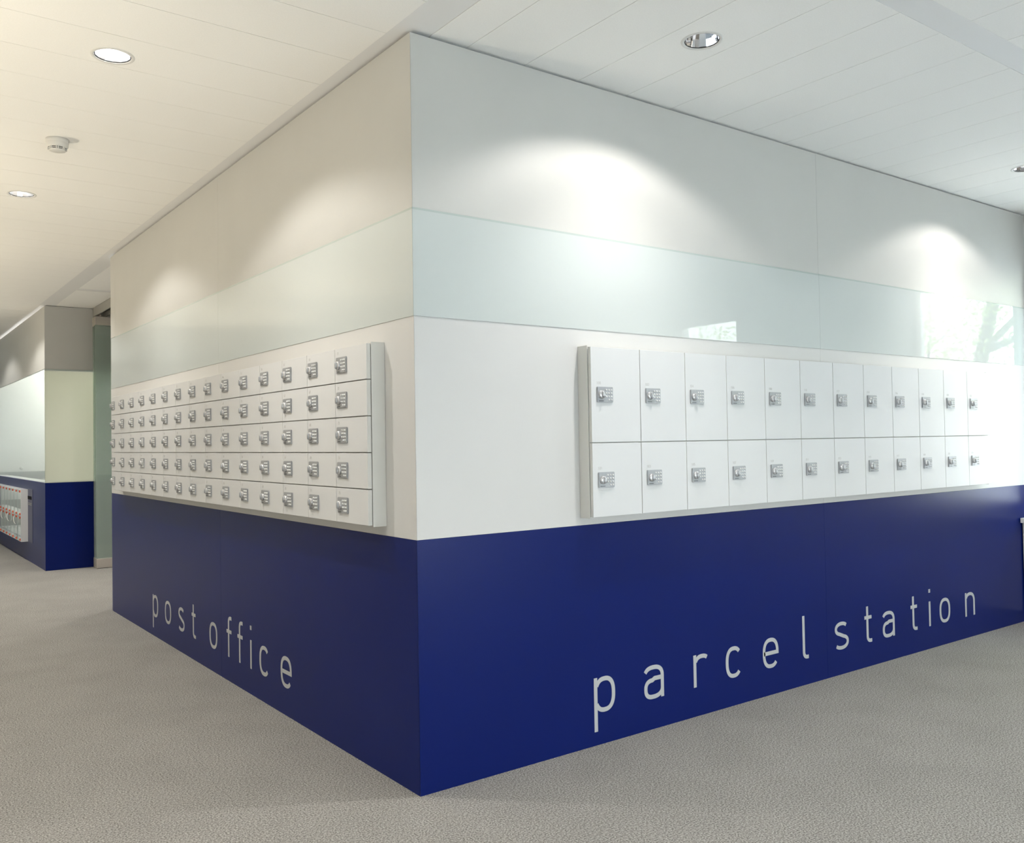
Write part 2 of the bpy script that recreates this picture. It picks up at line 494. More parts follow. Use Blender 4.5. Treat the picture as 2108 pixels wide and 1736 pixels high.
structure(mesh_obj('wall_hall', bm_mesh(bm, 'wall_hall'), 'warm_wall'), 'warm-coloured wall along the far side of the hall, with added windows')
for i, (a, b) in enumerate(FILL_HWIN):
    f = bmesh.new(); t = 0.05; x0, x1 = HALL_X - 0.14, HALL_X - 0.08
    add_box(f, x0, x1, a, a + t, HZ0, HZ1); add_box(f, x0, x1, b - t, b, HZ0, HZ1)
    add_box(f, x0, x1, a + t, b - t, HZ0, HZ0 + t); add_box(f, x0, x1, a + t, b - t, HZ1 - t, HZ1)
    wn = structure(mesh_obj('window_%d' % (i + 7), bm_mesh(f, 'window_frame'), 'window_frame'), 'added unseen hall window with a beige blind, for warm fill')
    box('blind', HALL_X - 0.06, HALL_X - 0.057, a + 0.01, b - 0.01, HZ0 + 0.01, HZ1 - 0.01, 'fill_blind_fabric', wn)
    ld = bpy.data.lights.new('daylight_portal', 'AREA'); ld.shape = 'RECTANGLE'; ld.size = b - a; ld.size_y = HZ1 - HZ0
    ld.cycles.is_portal = True
    lo = bpy.data.objects.new('daylight_portal', ld); COL.objects.link(lo)
    lo.location = (HALL_X - 0.22, (a + b) / 2, (HZ0 + HZ1) / 2); lo.rotation_euler = (math.pi / 2, 0, -math.pi / 2)
structure(box('wall_end', HALL_X, X2 + 0.02, END_Y, END_Y + 0.15, 0.0, 3.2, 'wall_white'), 'end wall of the hall')
structure(box('wall_passage', 3.2, 3.3, 5.2, 13.3, 0.0, 3.2, 'wall_white'), 'wall at the end of the passage')

# window bench along the end wall
bench = empty('window_bench', (R - 0.10, -2.6, 0))
tag(bench, 'white radiator bench with a lipped top, standing at the foot of the window', 'bench')
BX = R - 0.166
box('body', BX - R + 0.10, 0.10 - 0.001, -2.9, 2.592, 0.07, 0.715, 'sill_white', bench)
box('plinth', BX + 0.012 - R + 0.10, 0.099, -2.9, 2.592, 0.0, 0.07, 'inner_grey', bench)
box('top', BX - 0.035 - R + 0.10, 0.099, -2.9, 2.594, 0.716, 0.752, 'sill_white', bench, 0.003)

# ------------------------------------------------------------------ next block along the hall
bm = bmesh.new()
add_box(bm, X2 + 0.02, 2.6, Y2 + 0.02, Y2 + 0.10, 0.0, ZB); add_box(bm, X2 + 0.02, 2.6, Y2 + 0.02, Y2 + 0.10, ZG2 - 0.02, 3.02)
add_box(bm, 2.6, 3.2, Y2, Y2 + 0.10, 0.0, 3.02)
wall_back = mesh_obj('wall_back', bm_mesh(bm, 'wall_back'), 'inner_white')
structure(wall_back, 'end face of the next block along the hall')
box('upper_panel', X2, 2.6, Y2, Y2 + TH, ZG2 - 0.018, ZT, 'wall_upper', wall_back)
g = box('glass_panel', X2, 2.6, Y2 + 0.006, Y2 + 0.014, ZB + 0.012, ZG2 - 0.040, 'end_glass', wall_back)
box('edge_and_reflection', X2, 2.6, Y2 - 0.001, Y2 + TH, ZG2 - 0.039, ZG2 - 0.019, 'edge_and_reflection', g)
box('glass_foot', X2, 2.6, Y2 - 0.001, Y2 + TH, ZB - 0.001, ZB + 0.011, 'end_glass', g)
box('blue_panel', X2, 2.6, Y2, Y2 + TH, 0.0, ZB - 0.002, 'blue_paint', wall_back)

NY0, NY1, NZ0, NZ1 = 9.41, 12.07, 0.245, 0.868        # opening behind the glass-door case
bm = bmesh.new()
x0, x1 = X2, X2 + TH
add_box(bm, x0, x1, Y2 + TH + 0.001, NY0, 0.0, ZB)
add_box(bm, x0, x1, NY1, END_Y, 0.0, ZB)
add_box(bm, x0, x1, NY0, NY1, 0.0, NZ0); add_box(bm, x0, x1, NY0, NY1, NZ1, ZB)
wall_back_left = mesh_obj('wall_back_left', bm_mesh(bm, 'wall_back_left'), 'blue_paint')
structure(wall_back_left, 'hall face of the next block, blue below and glazed above')
box('upper_panel', X2, X2 + TH, Y2 + TH + 0.001, END_Y, ZG2 - 0.018, ZT, 'wall_upper', wall_back_left)
box('clear_pane', X2 + 0.004, X2 + 0.012, Y2 + TH + 0.001, END_Y, ZB + 0.002, ZG2 - 0.020, 'door_glass', wall_back_left)
box('sill', X2 + TH + 0.001, X2 + 0.16, Y2 + 0.101, 12.59, ZB - 0.03, ZB - 0.002, 'inner_white', wall_back_left)
# inside it, seen through the pane and the case
iw = structure(box('wall_inner', X2 + TH + 0.002, 3.19, 12.6, 12.7, 0.0, 3.19, 'inner_white'), 'white inner wall seen through the glazing')
box('grey_band', X2 + TH + 0.003, 3.19, 12.585, 12.599, 0.917, 1.029, 'inner_grey', iw)
box('grey_board', X2 + TH + 0.003, 3.19, 12.585, 12.599, 0.207, 0.602, 'inner_grey', iw)
kb = mesh_obj('wall_button', lathe_mesh('wall_button', [(0.0, 0.03), (0.018, 0.026), (0.026, 0.012), (0.026, 0.0)], 20), 'inner_white', iw, (0.348, 12.599, 1.082))
kb.rotation_euler = (math.pi / 2, 0, 0)

# ------------------------------------------------------------------ folding glass partition parked in the passage
track = empty('partition_track', (0.50, 6.7, 2.9))
tag(track, 'grey metal ceiling track with a dark slot above the parked glass panels', 'track')
box('fascia', -0.010, 0.004, -1.38, 1.465, 0.0, 0.0985, 'steel_track', track)
box('fascia', 0.10, 0.114, -1.38, 1.465, 0.0, 0.0985, 'steel_track', track)
box('slot', 0.005, 0.099, -1.38, 1.465, 0.055, 0.0985, 'black', track)
box('rail', 0.020, 0.034, -1.38, 1.465, 0.020, 0.054, 'aluminium', track)
for k, (y, lab) in enumerate(((7.955, 'foremost of the parked frosted glass panels, beside the dark end of the next block'),
                              (8.035, 'parked glass panel between the foremost one and the rearmost one'),
                              (8.115, 'rearmost of the parked frosted glass panels, nearest the dark blue end face'))):
    x0, x1 = 0.468 + 0.004 * k, 1.32
    p = empty('folding_glass_panel', (x0, y, 0))
    tag(p, lab, 'glass panel', 'parked folding glass panels')
    L = x1 - x0
    box('pane', 0.003, L, 0.010, 0.022, 0.112, 2.782, 'fold_glass', p)
    box('top_rail', 0.0, L, 0.0, 0.032, 2.783, 2.880, 'aluminium', p, 0.002)
    box('bottom_rail', 0.0, L, 0.0, 0.032, 0.004, 0.111, 'aluminium', p, 0.002)
    box('foot_seal', 0.006, L - 0.006, 0.010, 0.022, 0.0, 0.004, 'black', p)
    h = mesh_obj('hanger', lathe_mesh('hanger', [(0.0, 0.0), (0.010, 0.0), (0.010, 0.03), (0.006, 0.032), (0.006, 0.06), (0.0, 0.06)], 12), 'aluminium', p, (0.06, 0.016, 2.878))

# ------------------------------------------------------------------ stroke lettering
def sup(cx, cz, rx, rz, a0, a1, n=26, e=2.5):
    """arc of a superellipse, degrees"""
    out = []
    for k in range(n + 1):
        t = math.radians(a0 + (a1 - a0) * k / n)
        c, s = math.cos(t), math.sin(t)
        out.append((cx + rx * math.copysign(abs(c) ** (2 / e), c), cz + rz * math.copysign(abs(s) ** (2 / e), s)))
    return out

def ribbon(bm, pts, wd, y_front, y_back, closed=False):
    """flat stroke of width wd along pts (x, z), with a little thickness"""
    n = len(pts)
    L, Rr = [], []
    for k in range(n):
        if closed:
            p, q = Vector(pts[(k - 1) % n]), Vector(pts[(k + 1) % n])
            d0 = (Vector(pts[k]) - p); d1 = (q - Vector(pts[k]))
        else:
            d0 = Vector(pts[k]) - Vector(pts[max(k - 1, 0)]); d1 = Vector(pts[min(k + 1, n - 1)]) - Vector(pts[k])
        if d0.length < 1e-9: d0 = d1
        if d1.length < 1e-9: d1 = d0
        d0 = d0.normalized(); d1 = d1.normalized()
        t = (d0 + d1)
        t = t.normalized() if t.length > 1e-6 else d0
        nn = Vector((-t.y, t.x))
        mit = min(1.6, 1.0 / max(0.4, nn.dot(Vector((-d0.y, d0.x)))))
        c = Vector(pts[k])
        L.append(c + nn * wd / 2 * mit); Rr.append(c - nn * wd / 2 * mit)
    rows = []
    for k in range(n):
        rows.append([bm.verts.new((L[k].x, y_front, L[k].y)), bm.verts.new((Rr[k].x, y_front, Rr[k].y)),
                     bm.verts.new((Rr[k].x, y_back, Rr[k].y)), bm.verts.new((L[k].x, y_back, L[k].y))])
    m_ = n if closed else n - 1
    for k in range(m_):
        a, b = rows[k], rows[(k + 1) % n]
        for j in range(4):
            bm.faces.new((a[j], b[j], b[(j + 1) % 4], a[(j + 1) % 4]))
    if not closed:
        bm.faces.new(rows[0]); bm.faces.new(rows[-1])

SW = 0.020
XH, AS, DE = 0.157, 0.236, -0.082
h = SW / 2
def glyph(ch, W):
    """centre lines of a light grotesque; W = outer width"""
    cx, cz, rx, rz = W / 2, XH / 2, W / 2 - h, XH / 2 - h + 0.001
    if ch == 'o': return [(sup(cx, cz, rx, rz, 0, 360 - 360 / 40, 39), True)]
    if ch == 'c': return [(sup(cx, cz, rx, rz, 42, 318, 30), False)]
    if ch == 'e': return [([(h, cz)] + [(W - h, cz)] + sup(cx, cz, rx, rz, 0, 318, 36)[1:], False)]
    if ch == 'p': return [([(h, DE), (h, XH)], False), (sup(cx, cz, rx, rz, 150, -150, 36), False)]
    if ch == 'n': return [([(h, 0), (h, XH)], False), (sup(cx, XH * 0.58, rx, XH * 0.42 - h, 150, 0, 20) + [(W - h, 0)], False)]
    if ch == 'r': return [([(h, 0), (h, XH)], False), (sup(W * 0.62, XH * 0.58, W * 0.62 - h, XH * 0.42 - h, 150, 52, 16), False)]
    if ch == 'l': return [([(h, AS), (h, 0.035)] + [(h + 0.026 * (1 - math.cos(t)), 0.035 - 0.026 * math.sin(t)) for t in (0.4, 0.8, 1.2, 1.57)] + [(W, h - 0.001)], False)]
    if ch == 't':
        x = W * 0.40
        return [([(x, 0.212), (x, 0.035)] + [(x + 0.026 * (1 - math.cos(t)), 0.035 - 0.026 * math.sin(t)) for t in (0.4, 0.8, 1.2, 1.57)] + [(W, h - 0.001)], False),
                ([(0, XH - h), (W * 0.98, XH - h)], False)]
    if ch == 'f':
        x = W * 0.40
        return [([(x, 0), (x, AS - 0.036)] + [(x + 0.026 * (1 - math.cos(t)), AS - 0.036 + 0.026 * math.sin(t)) for t in (0.4, 0.8, 1.2, 1.57)] + [(W, AS - h)], False),
                ([(0, XH - h), (W * 0.98, XH - h)], False)]
    if ch == 'i': return [([(h, 0), (h, XH)], False), ([(h, AS - 0.023), (h, AS)], False)]
    if ch == 'a':
        return [(sup(W * 0.47, XH * 0.64, W * 0.53 - h, XH * 0.36 - h, 152, 0, 18) + [(W - h, 0)], False),
                ([(W - h, XH * 0.60)] + [(W * 0.52, XH * 0.60)] + sup(W * 0.42, XH * 0.305, W * 0.42 - h, XH * 0.305 - h + 0.001, 90, 270, 18) + sup(W * 0.45, XH * 0.33, W * 0.55 - h, XH * 0.33 - h + 0.001, 270, 350, 10), False)]
    if ch == 's':
        top = sup(W * 0.5, XH * 0.745, W * 0.46 - h, XH * 0.255 - h, 35, 250, 18, 2.2)
        bot = sup(W * 0.5, XH * 0.265, W * 0.5 - h, XH * 0.265 - h + 0.001, 70, -145, 18, 2.2)
        return [(top + bot, False)]
    return []

def lettering(name, label, letters, loc, rz):
    root = tag(empty(name, loc, rz), label, 'lettering')
    for ch, u, W in letters:
        bm = bmesh.new()
        for i, (pts, cl) in enumerate(glyph(ch, W)):
            ribbon(bm, pts, SW, -0.0012 - 0.0003 * i, 0.0004 - 0.0003 * i, cl)
        o = mesh_obj('letter', bm_mesh(bm, 'letter'), 'silver_vinyl', root, (u, 0, 0))
        o['label'] = 'letter %s' % ch
    return root
lettering('wall_lettering', 'silver words "parcel station" on the blue base of the right wall',
          [('p', 0.902, .128), ('a', 1.216, .131), ('r', 1.556, .100), ('c', 1.796, .124), ('e', 2.092, .132), ('l', 2.438, .052), ('s', 2.735, .140),
           ('t', 3.039, .076), ('a', 3.232, .131), ('t', 3.548, .076), ('i', 3.765, .02), ('o', 3.897, .134), ('n', 4.228, .130)], (0, 0, 0.143), 0)
lettering('wall_lettering', 'grey words "post office" on the blue base of the left wall',
          [(c, 3.798 - y, w_) for c, y, w_ in (('p', 3.798, .137), ('o', 3.486, .147), ('s', 3.168, .137), ('t', 2.872, .080), ('o', 2.518, .143), ('f', 2.205, .082),
                                            ('f', 2.022, .082), ('i', 1.822, .02), ('c', 1.684, .134), ('e', 1.389, .141))], (0, 3.798, 0.141), -math.pi / 2)

# small digits printed on the doors
def digit(ch):
    e = 2.3
    D = {'0': [(sup(.30, .5, .24, .45, 0, 345, 22, e), True)],
         '1': [([(.12, .78), (.34, .95), (.34, .04)], False)],
         '2': [(sup(.30, .70, .24, .25, 165, -25, 12, e) + [(.07, .05), (.56, .05)], False)],
         '3': [(sup(.28, .72, .22, .23, 150, -80, 12, e) + sup(.28, .28, .26, .24, 80, -150, 12, e), False)],
         '4': [([(.44, .04), (.44, .95), (.05, .28), (.60, .28)], False)],
         '5': [([(.52, .95), (.12, .95), (.09, .55)] + sup(.29, .34, .25, .29, 125, -150, 14, e), False)],
         '6': [(sup(.30, .30, .24, .26, 0, 345, 20, e), True), ([(.07, .32), (.14, .65), (.42, .96)], False)],
         '7': [([(.05, .95), (.55, .95), (.22, .04)], False)],
         '8': [(sup(.30, .27, .25, .23, 0, 345, 18, e), True), (sup(.30, .73, .20, .22, 0, 345, 18, e), True)],
         '9': [(sup(.30, .70, .24, .26, 0, 345, 20, e), True), ([(.53, .68), (.46, .35), (.18, .04)], False)]}
    return D[ch]
def number_mesh(txt, size):
    bm = bmesh.new()
    for k, ch in enumerate(txt):
        for pts, cl in digit(ch):
            ribbon(bm, [((x + 0.72 * k) * size, z * size) for x, z in pts], 0.12 * size, -0.0004, 0.0001, cl)
    return bm_mesh(bm, 'number')

# ------------------------------------------------------------------ keypad lock, built once in door coordinates (x along the door, -y outwards)
PW, PH = 0.097, 0.069
def lock_meshes():
    pl = box_mesh('lock_plate', 0, PW, -0.006, 0.0, -PH / 2, PH / 2, 0.0022, 2)
    # knob: round skirt with a raised grip bar
    bm = bmesh.new()
    prof = [(0.0185, 0.0), (0.0185, 0.005), (0.0172, 0.0085), (0.013, 0.010), (0.0, 0.0105)]
    n = 28; rings = []
    for r_, d in prof:
        rings.append([bm.verts.new((r_ * math.cos(2 * math.pi * k / n), -0.006 - d, r_ * math.sin(2 * math.pi * k / n))) for k in range(n)] if r_ > 0 else [bm.verts.new((0, -0.006 - d, 0))])
    for a, b in zip(rings, rings[1:]):
        for k in range(n):
            if len(b) == 1: bm.faces.new((a[k], a[(k + 1) % n], b[0]))
            else: bm.faces.new((a[k], a[(k + 1) % n], b[(k + 1) % n], b[k]))
    kn = bm_mesh(bm, 'lock_knob', True)
    # grip: elongated lens standing up from the knob
    bm = bmesh.new()
    n = 20; lv = [(1.0, 0.013), (1.0, 0.019), (0.8, 0.0215), (0.0, 0.022)]
    rings = []
    for s_, d in lv:
        if s_ == 0: rings.append([bm.verts.new((0, -d, 0))])
        else: rings.append([bm.verts.new((0.0075 * s_ * math.cos(2 * math.pi * k / n), -d, 0.0145 * (0.92 + 0.08 * s_) * math.sin(2 * math.pi * k / n))) for k in range(n)])
    for a, b in zip(rings, rings[1:]):
        for k in range(n):
            if len(b) == 1: bm.faces.new((a[k], a[(k + 1) % n], b[0]))
            else: bm.faces.new((a[k], a[(k + 1) % n], b[(k + 1) % n], b[k]))
    gr = bm_mesh(bm, 'knob_grip', True)
    # eleven domed push buttons
    bm = bmesh.new()
    for i in range(3):
        for j in range(4):
            if i == 0 and j == 3: continue
            cx, cz = 0.0535 + 0.0155 * i, PH / 2 - 0.0135 - 0.0145 * j
            n = 10; rr = [(0.0038, 0.006), (0.0038, 0.0085), (0.0028, 0.0102), (0.0, 0.0108)]
            rg = [[bm.verts.new((cx + r_ * math.cos(2 * math.pi * k / n), -d, cz + r_ * math.sin(2 * math.pi * k / n))) for k in range(n)] if r_ > 0 else [bm.verts.new((cx, -d, cz))] for r_, d in rr]
            for a, b in zip(rg, rg[1:]):
                for k in range(n):
                    if len(b) == 1: bm.faces.new((a[k], a[(k + 1) % n], b[0]))
                    else: bm.faces.new((a[k], a[(k + 1) % n], b[(k + 1) % n], b[k]))
    bt = bm_mesh(bm, 'keypad', True)
    # lines of tiny lettering above and below the knob
    bm = bmesh.new()
    for k in range(7):
        add_box(bm, 0.010 + 0.0042 * k, 0.0130 + 0.0042 * k, -0.0064, -0.0060, -0.0295, -0.0262)
    d1 = bm_mesh(bm, 'plate_print')
    for me, mt in ((pl, 'plate_metal'), (kn, 'knob_metal'), (gr, 'plate_metal'), (bt, 'button_metal'), (d1, 'dark_print')):
        me.materials.append(MATS[mt])
    return pl, kn, gr, bt, d1
LOCK = lock_meshes()

def add_lock(door, u, z, ku):
    """lock parts share their mesh data between doors; coordinates relative to the door's lower left corner"""
    pl, kn, gr, bt, d1 = LOCK
    for nm, me, dx in (('lock_plate', pl, 0), ('lock_knob', kn, ku), ('knob_grip', gr, ku), ('keypad', bt, 0), ('plate_print', d1, 0)):
        o = bpy.data.objects.new(nm, me); COL.objects.link(o); o.parent = door; o.location = (u + dx, 0, z)

def locker_bank(name, label, loc, rz, n, wd, rows, depth, lock_u, knob_u, numbers, ends=0.0):
    """rows: list of (z0, z1); door fronts at -depth"""
    root = tag(empty(name, loc, rz), label, 'lockers')
    zlo, zhi = rows[-1][0], rows[0][1]
    dt = 0.018
    L = n * wd
    # case with its side boards standing a little proud of the doors
    box('case', 0.0, L, -depth + dt + 0.003, -0.0013, zlo - 0.001, zhi + 0.001, 'locker_case', root)
    for xa, xb in ((-0.0025, 0.0), (L, L + 0.0025)):
        box('side_board', xa, xb, -depth + dt + 0.002, -0.0013, zlo - 0.004, zhi + 0.004, 'locker_case', root)
    cache = {}
    for r_, (z0, z1) in enumerate(rows):
        key = round(z1 - z0, 5)
        if key not in cache:
            cache[key] = box_mesh('door', 0.0017, wd - 0.0017, 0.0, dt, 0.0022, z1 - z0 - 0.0022, 0.0008)
            cache[key].materials.append(MATS['locker_white']); cache[key].materials.append(MATS['locker_case'])
            for p in cache[key].polygons:
                if abs(p.normal.x) > 0.9: p.material_index = 1          # door sides take the darker case colour to stand in for shade
        for c in range(n):
            d = bpy.data.objects.new('door', cache[key]); COL.objects.link(d); d.parent = root
            d.location = (c * wd, -depth, z0)
            add_lock(d, lock_u, (z1 - z0) / 2, knob_u)
            me = number_mesh(numbers(c, r_), 0.0125)
            mesh_obj('number', me, 'faint_print', d, (lock_u + 0.002, 0, (z1 - z0) / 2 + PH / 2 + 0.011))
    return root

zr0, zr1, zr2 = 1.0265, 1.3566, 1.7834
locker_bank('parcel_locker_bank', 'two-row bank of tall white parcel lockers with keypad locks on the right wall', (0.8437, 0, 0), 0, 12, 0.3022,
            [(zr1, zr2), (zr0, zr1)], 0.0834, 0.031, 0.026, lambda c, r_: str(100 + 2 * c + r_))
zl0, zlh = 1.033, 0.1498
locker_bank('mailbox_locker_bank', 'five-row bank of small white mailboxes with keypad locks on the left wall', (0, 0.2429 + 15 * 0.2959, 0), -math.pi / 2, 15, 0.2959,
            [(zl0 + zlh * (4 - k), zl0 + zlh * (5 - k)) for k in range(5)], 0.0821, 0.020, 0.025, lambda c, r_: str(5 * c + r_ + 1))

# ------------------------------------------------------------------ glass-door case on the next block
case = tag(empty('glass_door_case', (X2, NY0, 0)), 'white wall case with narrow glass doors and orange clips at far left', 'case')
XF = -0.078                                                       # front, relative to the wall face
LN = NY1 - NY0
box('end_board', XF, -0.001, -0.020, -0.001, 0.234, 0.877, 'locker_white', case)
box('end_board', XF, -0.001, LN + 0.001, LN + 0.020, 0.234, 0.877, 'locker_white', case)
box('top_board', XF, 0.016, 0.0, LN, 0.868, 0.877, 'locker_white', case)
box('bottom_board', XF, 0.30, 0.0, LN, 0.234, 0.244, 'locker_white', case)
box('shelf', XF + 0.006, 0.10, 0.0, LN, 0.546, 0.558, 'locker_white', case)
dm = {}
cm = box_mesh('clip', -0.006, 0.006, -0.016, 0.016, -0.013, 0.013, 0.002); cm.materials.append(MATS['orange_clip'])
pitch_ = 0.2955
for row, (z0, z1) in enumerate(((0.560, 0.866), (0.246, 0.544))):
    me = box_mesh('glass_door', -0.003, 0.003, 0.004, pitch_ - 0.004, z0, z1); me.materials.append(MATS['door_glass'])
    em = box_mesh('door_edge', -0.004, 0.004, 0.0, 0.0038, z0, z1); em.materials.append(MATS['edge_and_reflection'])
    for k in range(9):
        d = mesh_obj('glass_door', me, None, case, (XF + 0.003, k * pitch_, 0))
        mesh_obj('door_edge', em, None, d)
        for zc in (z0 + 0.012, z1 - 0.014):
            mesh_obj('clip', cm, None, d, (-0.006, 0.06, zc))
        if row == 1 and k in (1, 3, 5):                           # loop handles
            bm = bmesh.new()
            pts = [(-0.012 - 0.02 * math.sin(t), 0.10 + 0.03 * math.cos(t), z1 - 0.06 + 0.05 * math.cos(t)) for t in [math.pi * q / 10 for q in range(11)]]
            prev = None
            for p_ in pts:
                rg = [bm.verts.new((p_[0] + 0.004 * math.cos(a), p_[1] + 0.004 * math.sin(a), p_[2])) for a in (0, 1.57, 3.14, 4.71)]
                if prev:
                    for j in range(4): bm.faces.new((prev[j], prev[(j + 1) % 4], rg[(j + 1) % 4], rg[j]))
                prev = rg
            mesh_obj('loop_handle', bm_mesh(bm, 'loop_handle'), 'plastic_white', d)

ctrl = tag(empty('control_panel', (X2, 9.04, 0.239)), 'flush blue-grey control panel with a small black display beside the glass-door case', 'control panel')
box('panel', -0.004, 0.0, 0.0, 0.345, 0.0, 0.648, 'panel_blue_grey', ctrl, 0.001)
box('display', -0.007, -0.004, 0.06, 0.335, 0.520, 0.560, 'display_black', ctrl)
km = box_mesh('key', -0.003, 0.0, 0, 0.03, 0, 0.008); km.materials.append(MATS['steel_track'])
for i in range(5):
    for j in range(2):
        mesh_obj('key', km, None, ctrl, (-0.004, 0.06 + 0.052 * i, 0.452 + 0.018 * j))

# ------------------------------------------------------------------ downlights
TRIM = lathe_mesh('trim_ring', [(R_OPEN, 0.0), (R_OPEN + 0.001, -0.0025), (0.084, -0.002), (0.0855, 0.0)], 48); TRIM.materials.append(MATS['trim_white'])
LIP = lathe_mesh('lip', [(R_OPEN, 0.0), (R_OPEN - 0.001, 0.003), (R_OPEN - 0.002, 0.003)], 48); LIP.materials.append(MATS['black'])
REFL = lathe_mesh('reflector', [(R_OPEN - 0.002, 0.003), (0.062, 0.035), (0.052, 0.065), (0.042, 0.090)], 14, False); REFL.materials.append(MATS['reflector'])
LAMP = lathe_mesh('lamp', [(0.0, 0.045), (0.012, 0.048), (0.016, 0.060), (0.016, 0.092), (0.0, 0.092)], 20); LAMP.materials.append(MATS['lamp_glow'])
CAP = lathe_mesh('housing', [(0.042, 0.090), (0.0, 0.091)], 14, False); CAP.materials.append(MATS['reflector'])
def clear_copy(me, mat):
    c = me.copy(); c.materials.clear(); c.materials.append(MATS[mat]); return c
REFL2, LAMP2, CAP2 = clear_copy(REFL, 'reflector_clear'), clear_copy(LAMP, 'lamp_glow_clear'), clear_copy(CAP, 'reflector_clear')
def downlight(key, label, power, col):
    core = CORE_LEFT if key[0] == 'l' else CORE_RIGHT
    x, y = LIGHTS[key]
    o = tag(empty('recessed_downlight', (x, y, H)), label, 'ceiling light', 'recessed round downlights')
    refl, lamp, cap = (REFL2, LAMP2, CAP2) if key[0] == 'r' else (REFL, LAMP, CAP)
    for nm, me in (('trim_ring', TRIM), ('lip', LIP), ('reflector', refl), ('housing', cap), ('lamp', lamp)):
        q = bpy.data.objects.new(nm, me); COL.objects.link(q); q.parent = o
    for nm, deg, bl, k in (('downlight_beam', SPOT_DEG, SPOT_BLEND, 1.0), ('downlight_core', CORE_DEG, CORE_BLEND, core)):
        ld = bpy.data.lights.new(nm, 'SPOT')
        ld.energy = power * k; ld.color = col; ld.spot_size = math.radians(deg); ld.spot_blend = bl; ld.shadow_soft_size = 0.022
        lo = bpy.data.objects.new(nm, ld); COL.objects.link(lo); lo.parent = o; lo.location = (0, 0, -0.006)
    return o
downlight('r1', 'round recessed downlight with a silver facetted reflector above the parcel lockers', P_RIGHT, C_RIGHT)
downlight('r2', 'recessed downlight at the right edge, in front of the window', P_RIGHT * 0.9, C_RIGHT)
downlight('l1', 'larger glowing round downlight in the left ceiling, near the corner', P_LEFT, C_LEFT)
downlight('l2', 'smaller glowing round downlight in the left ceiling beyond the smoke detector', P_LEFT, C_LEFT)
downlight('l3', 'recessed downlight in the hall before the passage', P_LEFT * 1.7, C_LEFT)
downlight('l4', 'recessed downlight in the hall beside the next block', P_LEFT * 1.4, C_LEFT)
downlight('l5', 'recessed downlight in the hall above the glass-door case', P_LEFT, C_LEFT)
downlight('p1', 'unseen downlight added to light the side passage behind the rounded wall end', 60.0, C_LEFT)
downlight('b1', 'added unseen downlight in the middle of the room right of the camera', P_RIGHT, C_RIGHT)
downlight('b2', 'added unseen downlight in the middle of the room by the windows', P_RIGHT, C_RIGHT)
downlight('b3', 'added unseen downlight above the camera', P_RIGHT, C_LEFT)
downlight('b4', 'added unseen downlight where the hall meets the room', P_RIGHT, C_LEFT)
# unseen uplighters added to brighten and warm the hall ceiling
for y, lab in ((0.4, 'nearest the corner'), (2.9, 'second along'), (5.4, 'third along'), (7.9, 'farthest along')):
    o = tag(empty('added_uplighter', (-2.35, y, 0)), 'unseen uplighter added to light the hall ceiling, ' + lab, 'added lamp', 'added uplighters in the hall')
    mesh_obj('base', lathe_mesh('base', [(0.0, 0.0), (0.14, 0.0), (0.14, 0.015), (0.02, 0.025), (0.0, 0.025)], 32), 'steel_track', o)
    mesh_obj('pole', lathe_mesh('pole', [(0.011, 0.02), (0.011, 1.38)], 16), 'steel_track', o)
    mesh_obj('shade', lathe_mesh('shade', [(0.0, 1.37), (0.05, 1.38), (0.11, 1.42), (0.14, 1.47), (0.135, 1.47), (0.105, 1.425), (0.045, 1.39), (0.0, 1.385)], 32), 'steel_track', o)
    ld = bpy.data.lights.new('added_uplight', 'SPOT'); ld.energy = P_FILL_UP; ld.color = C_FILL_UP; ld.spot_size = math.radians(150); ld.spot_blend = 1.0; ld.shadow_soft_size = 0.06
    lo = bpy.data.objects.new('added_uplight', ld); COL.objects.link(lo); lo.parent = o; lo.location = (0, 0, 1.50); lo.rotation_euler = (0, math.radians(180 + 22), 0)
# unseen lamps added inside the next block to brighten it
for k, (x, y) in enumerate(((1.2, 10.0), (1.2, 11.6))):
    o = tag(empty('added_lamp', (x, y, 2.95)), ('added unseen lamp inside the next block, nearer', 'added unseen lamp inside the next block, farther')[k], 'ceiling light')
    mesh_obj('lamp_disc', lathe_mesh('lamp_disc', [(0.0, -0.03), (0.15, -0.03), (0.16, 0.0), (0.16, 0.049)], 32), 'plastic_white', o)
    ld = bpy.data.lights.new('inner_fill_lamp', 'POINT'); ld.energy = 170; ld.color = (1, 0.97, 0.92); ld.shadow_soft_size = 0.12
    lo = bpy.data.objects.new('inner_fill_lamp', ld); COL.objects.link(lo); lo.parent = o; lo.location = (0, 0, -0.2)

# ------------------------------------------------------------------ smoke detector
sd = tag(empty('smoke_detector', (-0.896, 2.14, H)), 'white round smoke detector with black slots on the left ceiling', 'smoke detector')
mesh_obj('base', lathe_mesh('base', [(0.0, 0.0), (0.056, 0.0), (0.0545, -0.020), (0.053, -0.021)], 40), 'plastic_white', sd)
mesh_obj('head', lathe_mesh('head', [(0.053, -0.021), (0.052, -0.038), (0.048, -0.043), (0.044, -0.046)], 40), 'plastic_white', sd)
mesh_obj('slot_core', lathe_mesh('slot_core', [(0.043, -0.045), (0.036, -0.057)], 40), 'black', sd)
mesh_obj('slot_ring', lathe_mesh('slot_ring', [(0.0425, -0.0495), (0.0405, -0.0525)], 40), 'plastic_white', sd)
mesh_obj('cap', lathe_mesh('cap', [(0.040, -0.056), (0.0405, -0.0585), (0.033, -0.063), (0.012, -0.064), (0.0, -0.064)], 40), 'plastic_white', sd)
rm = box_mesh('rib', 0.036, 0.0465, -0.002, 0.002, -0.058, -0.044); rm.materials.append(MATS['plastic_white'])
for k in range(8):
    for da in (-0.10, 0.10):
        q = mesh_obj('rib', rm, None, sd); q.rotation_euler = (0, 0, math.radians(-100) + k * math.pi / 4 + da)

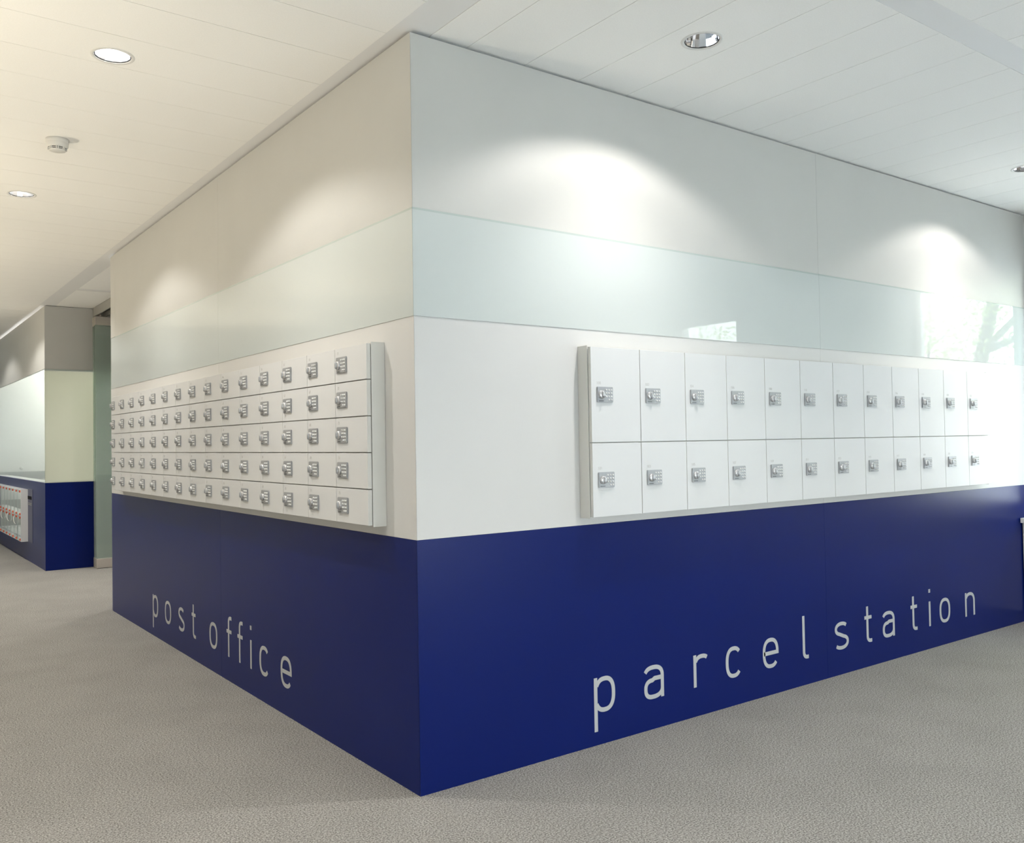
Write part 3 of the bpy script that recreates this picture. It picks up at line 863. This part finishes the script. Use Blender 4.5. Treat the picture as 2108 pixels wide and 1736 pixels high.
# ------------------------------------------------------------------ outside the windows
structure(box('ground_outside', -40, R + 60, -60, 40, -1.3, -1.2, 'paving'), 'pale paving outside the windows')
def tube(bm, pts, radii, n=7):
    prev = None
    for k, p in enumerate(pts):
        d = (pts[min(k + 1, len(pts) - 1)] - pts[max(k - 1, 0)]).normalized()
        a = d.cross(Vector((0.3, 0.9, 0.2))).normalized(); b = d.cross(a)
        rg = [bm.verts.new(p + (a * math.cos(2 * math.pi * j / n) + b * math.sin(2 * math.pi * j / n)) * radii[k]) for j in range(n)]
        if prev:
            for j in range(n): bm.faces.new((prev[j], prev[(j + 1) % n], rg[(j + 1) % n], rg[j]))
        prev = rg
def tree(label, loc, height, seed, n_leaf):
    rnd = random.Random(seed)
    root = tag(empty('tree', loc), label, 'tree', 'trees outside the windows')
    bm = bmesh.new(); tips = []
    def grow(p, d, L, r_, lev):
        pts = [p]; rad = [r_]; q = p.copy(); dd = d.copy()
        for k in range(5):
            dd = (dd + Vector((rnd.uniform(-.16, .16), rnd.uniform(-.16, .16), rnd.uniform(-.03, .12)))).normalized()
            q = q + dd * L / 5; pts.append(q.copy()); rad.append(r_ * (1 - 0.12 * (k + 1)))
            if lev > 0: tips.append((q.copy(), lev))
        tube(bm, pts, rad)
        if lev < 3:
            for j in range(4 if lev else 6):
                i = rnd.randint(2, 5); a = rnd.uniform(0, 6.28)
                nd = (dd * 0.45 + Vector((math.cos(a), math.sin(a), rnd.uniform(0.0, .7)))).normalized()
                grow(pts[i], nd, L * rnd.uniform(.5, .72), rad[i] * .55, lev + 1)
    grow(Vector((0, 0, 0)), Vector((0.05, 0.02, 1)), height * 0.5, 0.15, 0)
    mesh_obj('trunk', bm_mesh(bm, 'trunk', True), 'bark', root)
    vs_, fs = [], []
    for k in range(n_leaf):
        c, lev = rnd.choice(tips)
        p = c + Vector((rnd.gauss(0, .35), rnd.gauss(0, .35), rnd.gauss(0, .3)))
        a = Vector((rnd.uniform(-1, 1), rnd.uniform(-1, 1), rnd.uniform(-1, 1))).normalized()
        b = a.cross(Vector((rnd.uniform(-1, 1), rnd.uniform(-1, 1), rnd.uniform(-1, 1)))).normalized()
        L, W_ = rnd.uniform(.030, .060), rnd.uniform(.012, .024)
        i = len(vs_)
        vs_ += [p - a * L, p + b * W_, p + a * L, p - b * W_]
        fs.append((i, i + 1, i + 2, i + 3))
    me = bpy.data.meshes.new('foliage'); me.from_pydata([tuple(v) for v in vs_], [], fs)
    o = mesh_obj('foliage', me, 'leaf', root); o['kind'] = 'stuff'
tree('leafy tree reflected at the right end of the glass band', (R + 3.8, -2.5, -1.2), 9.0, 3, 42000)
tree('tree reflected in the small bright patch of the glass band', (R + 4.5, -8.6, -1.2), 7.0, 11, 26000)
tree('farther tree standing behind the other two', (R + 10.5, -6.5, -1.2), 9.0, 21, 9000)
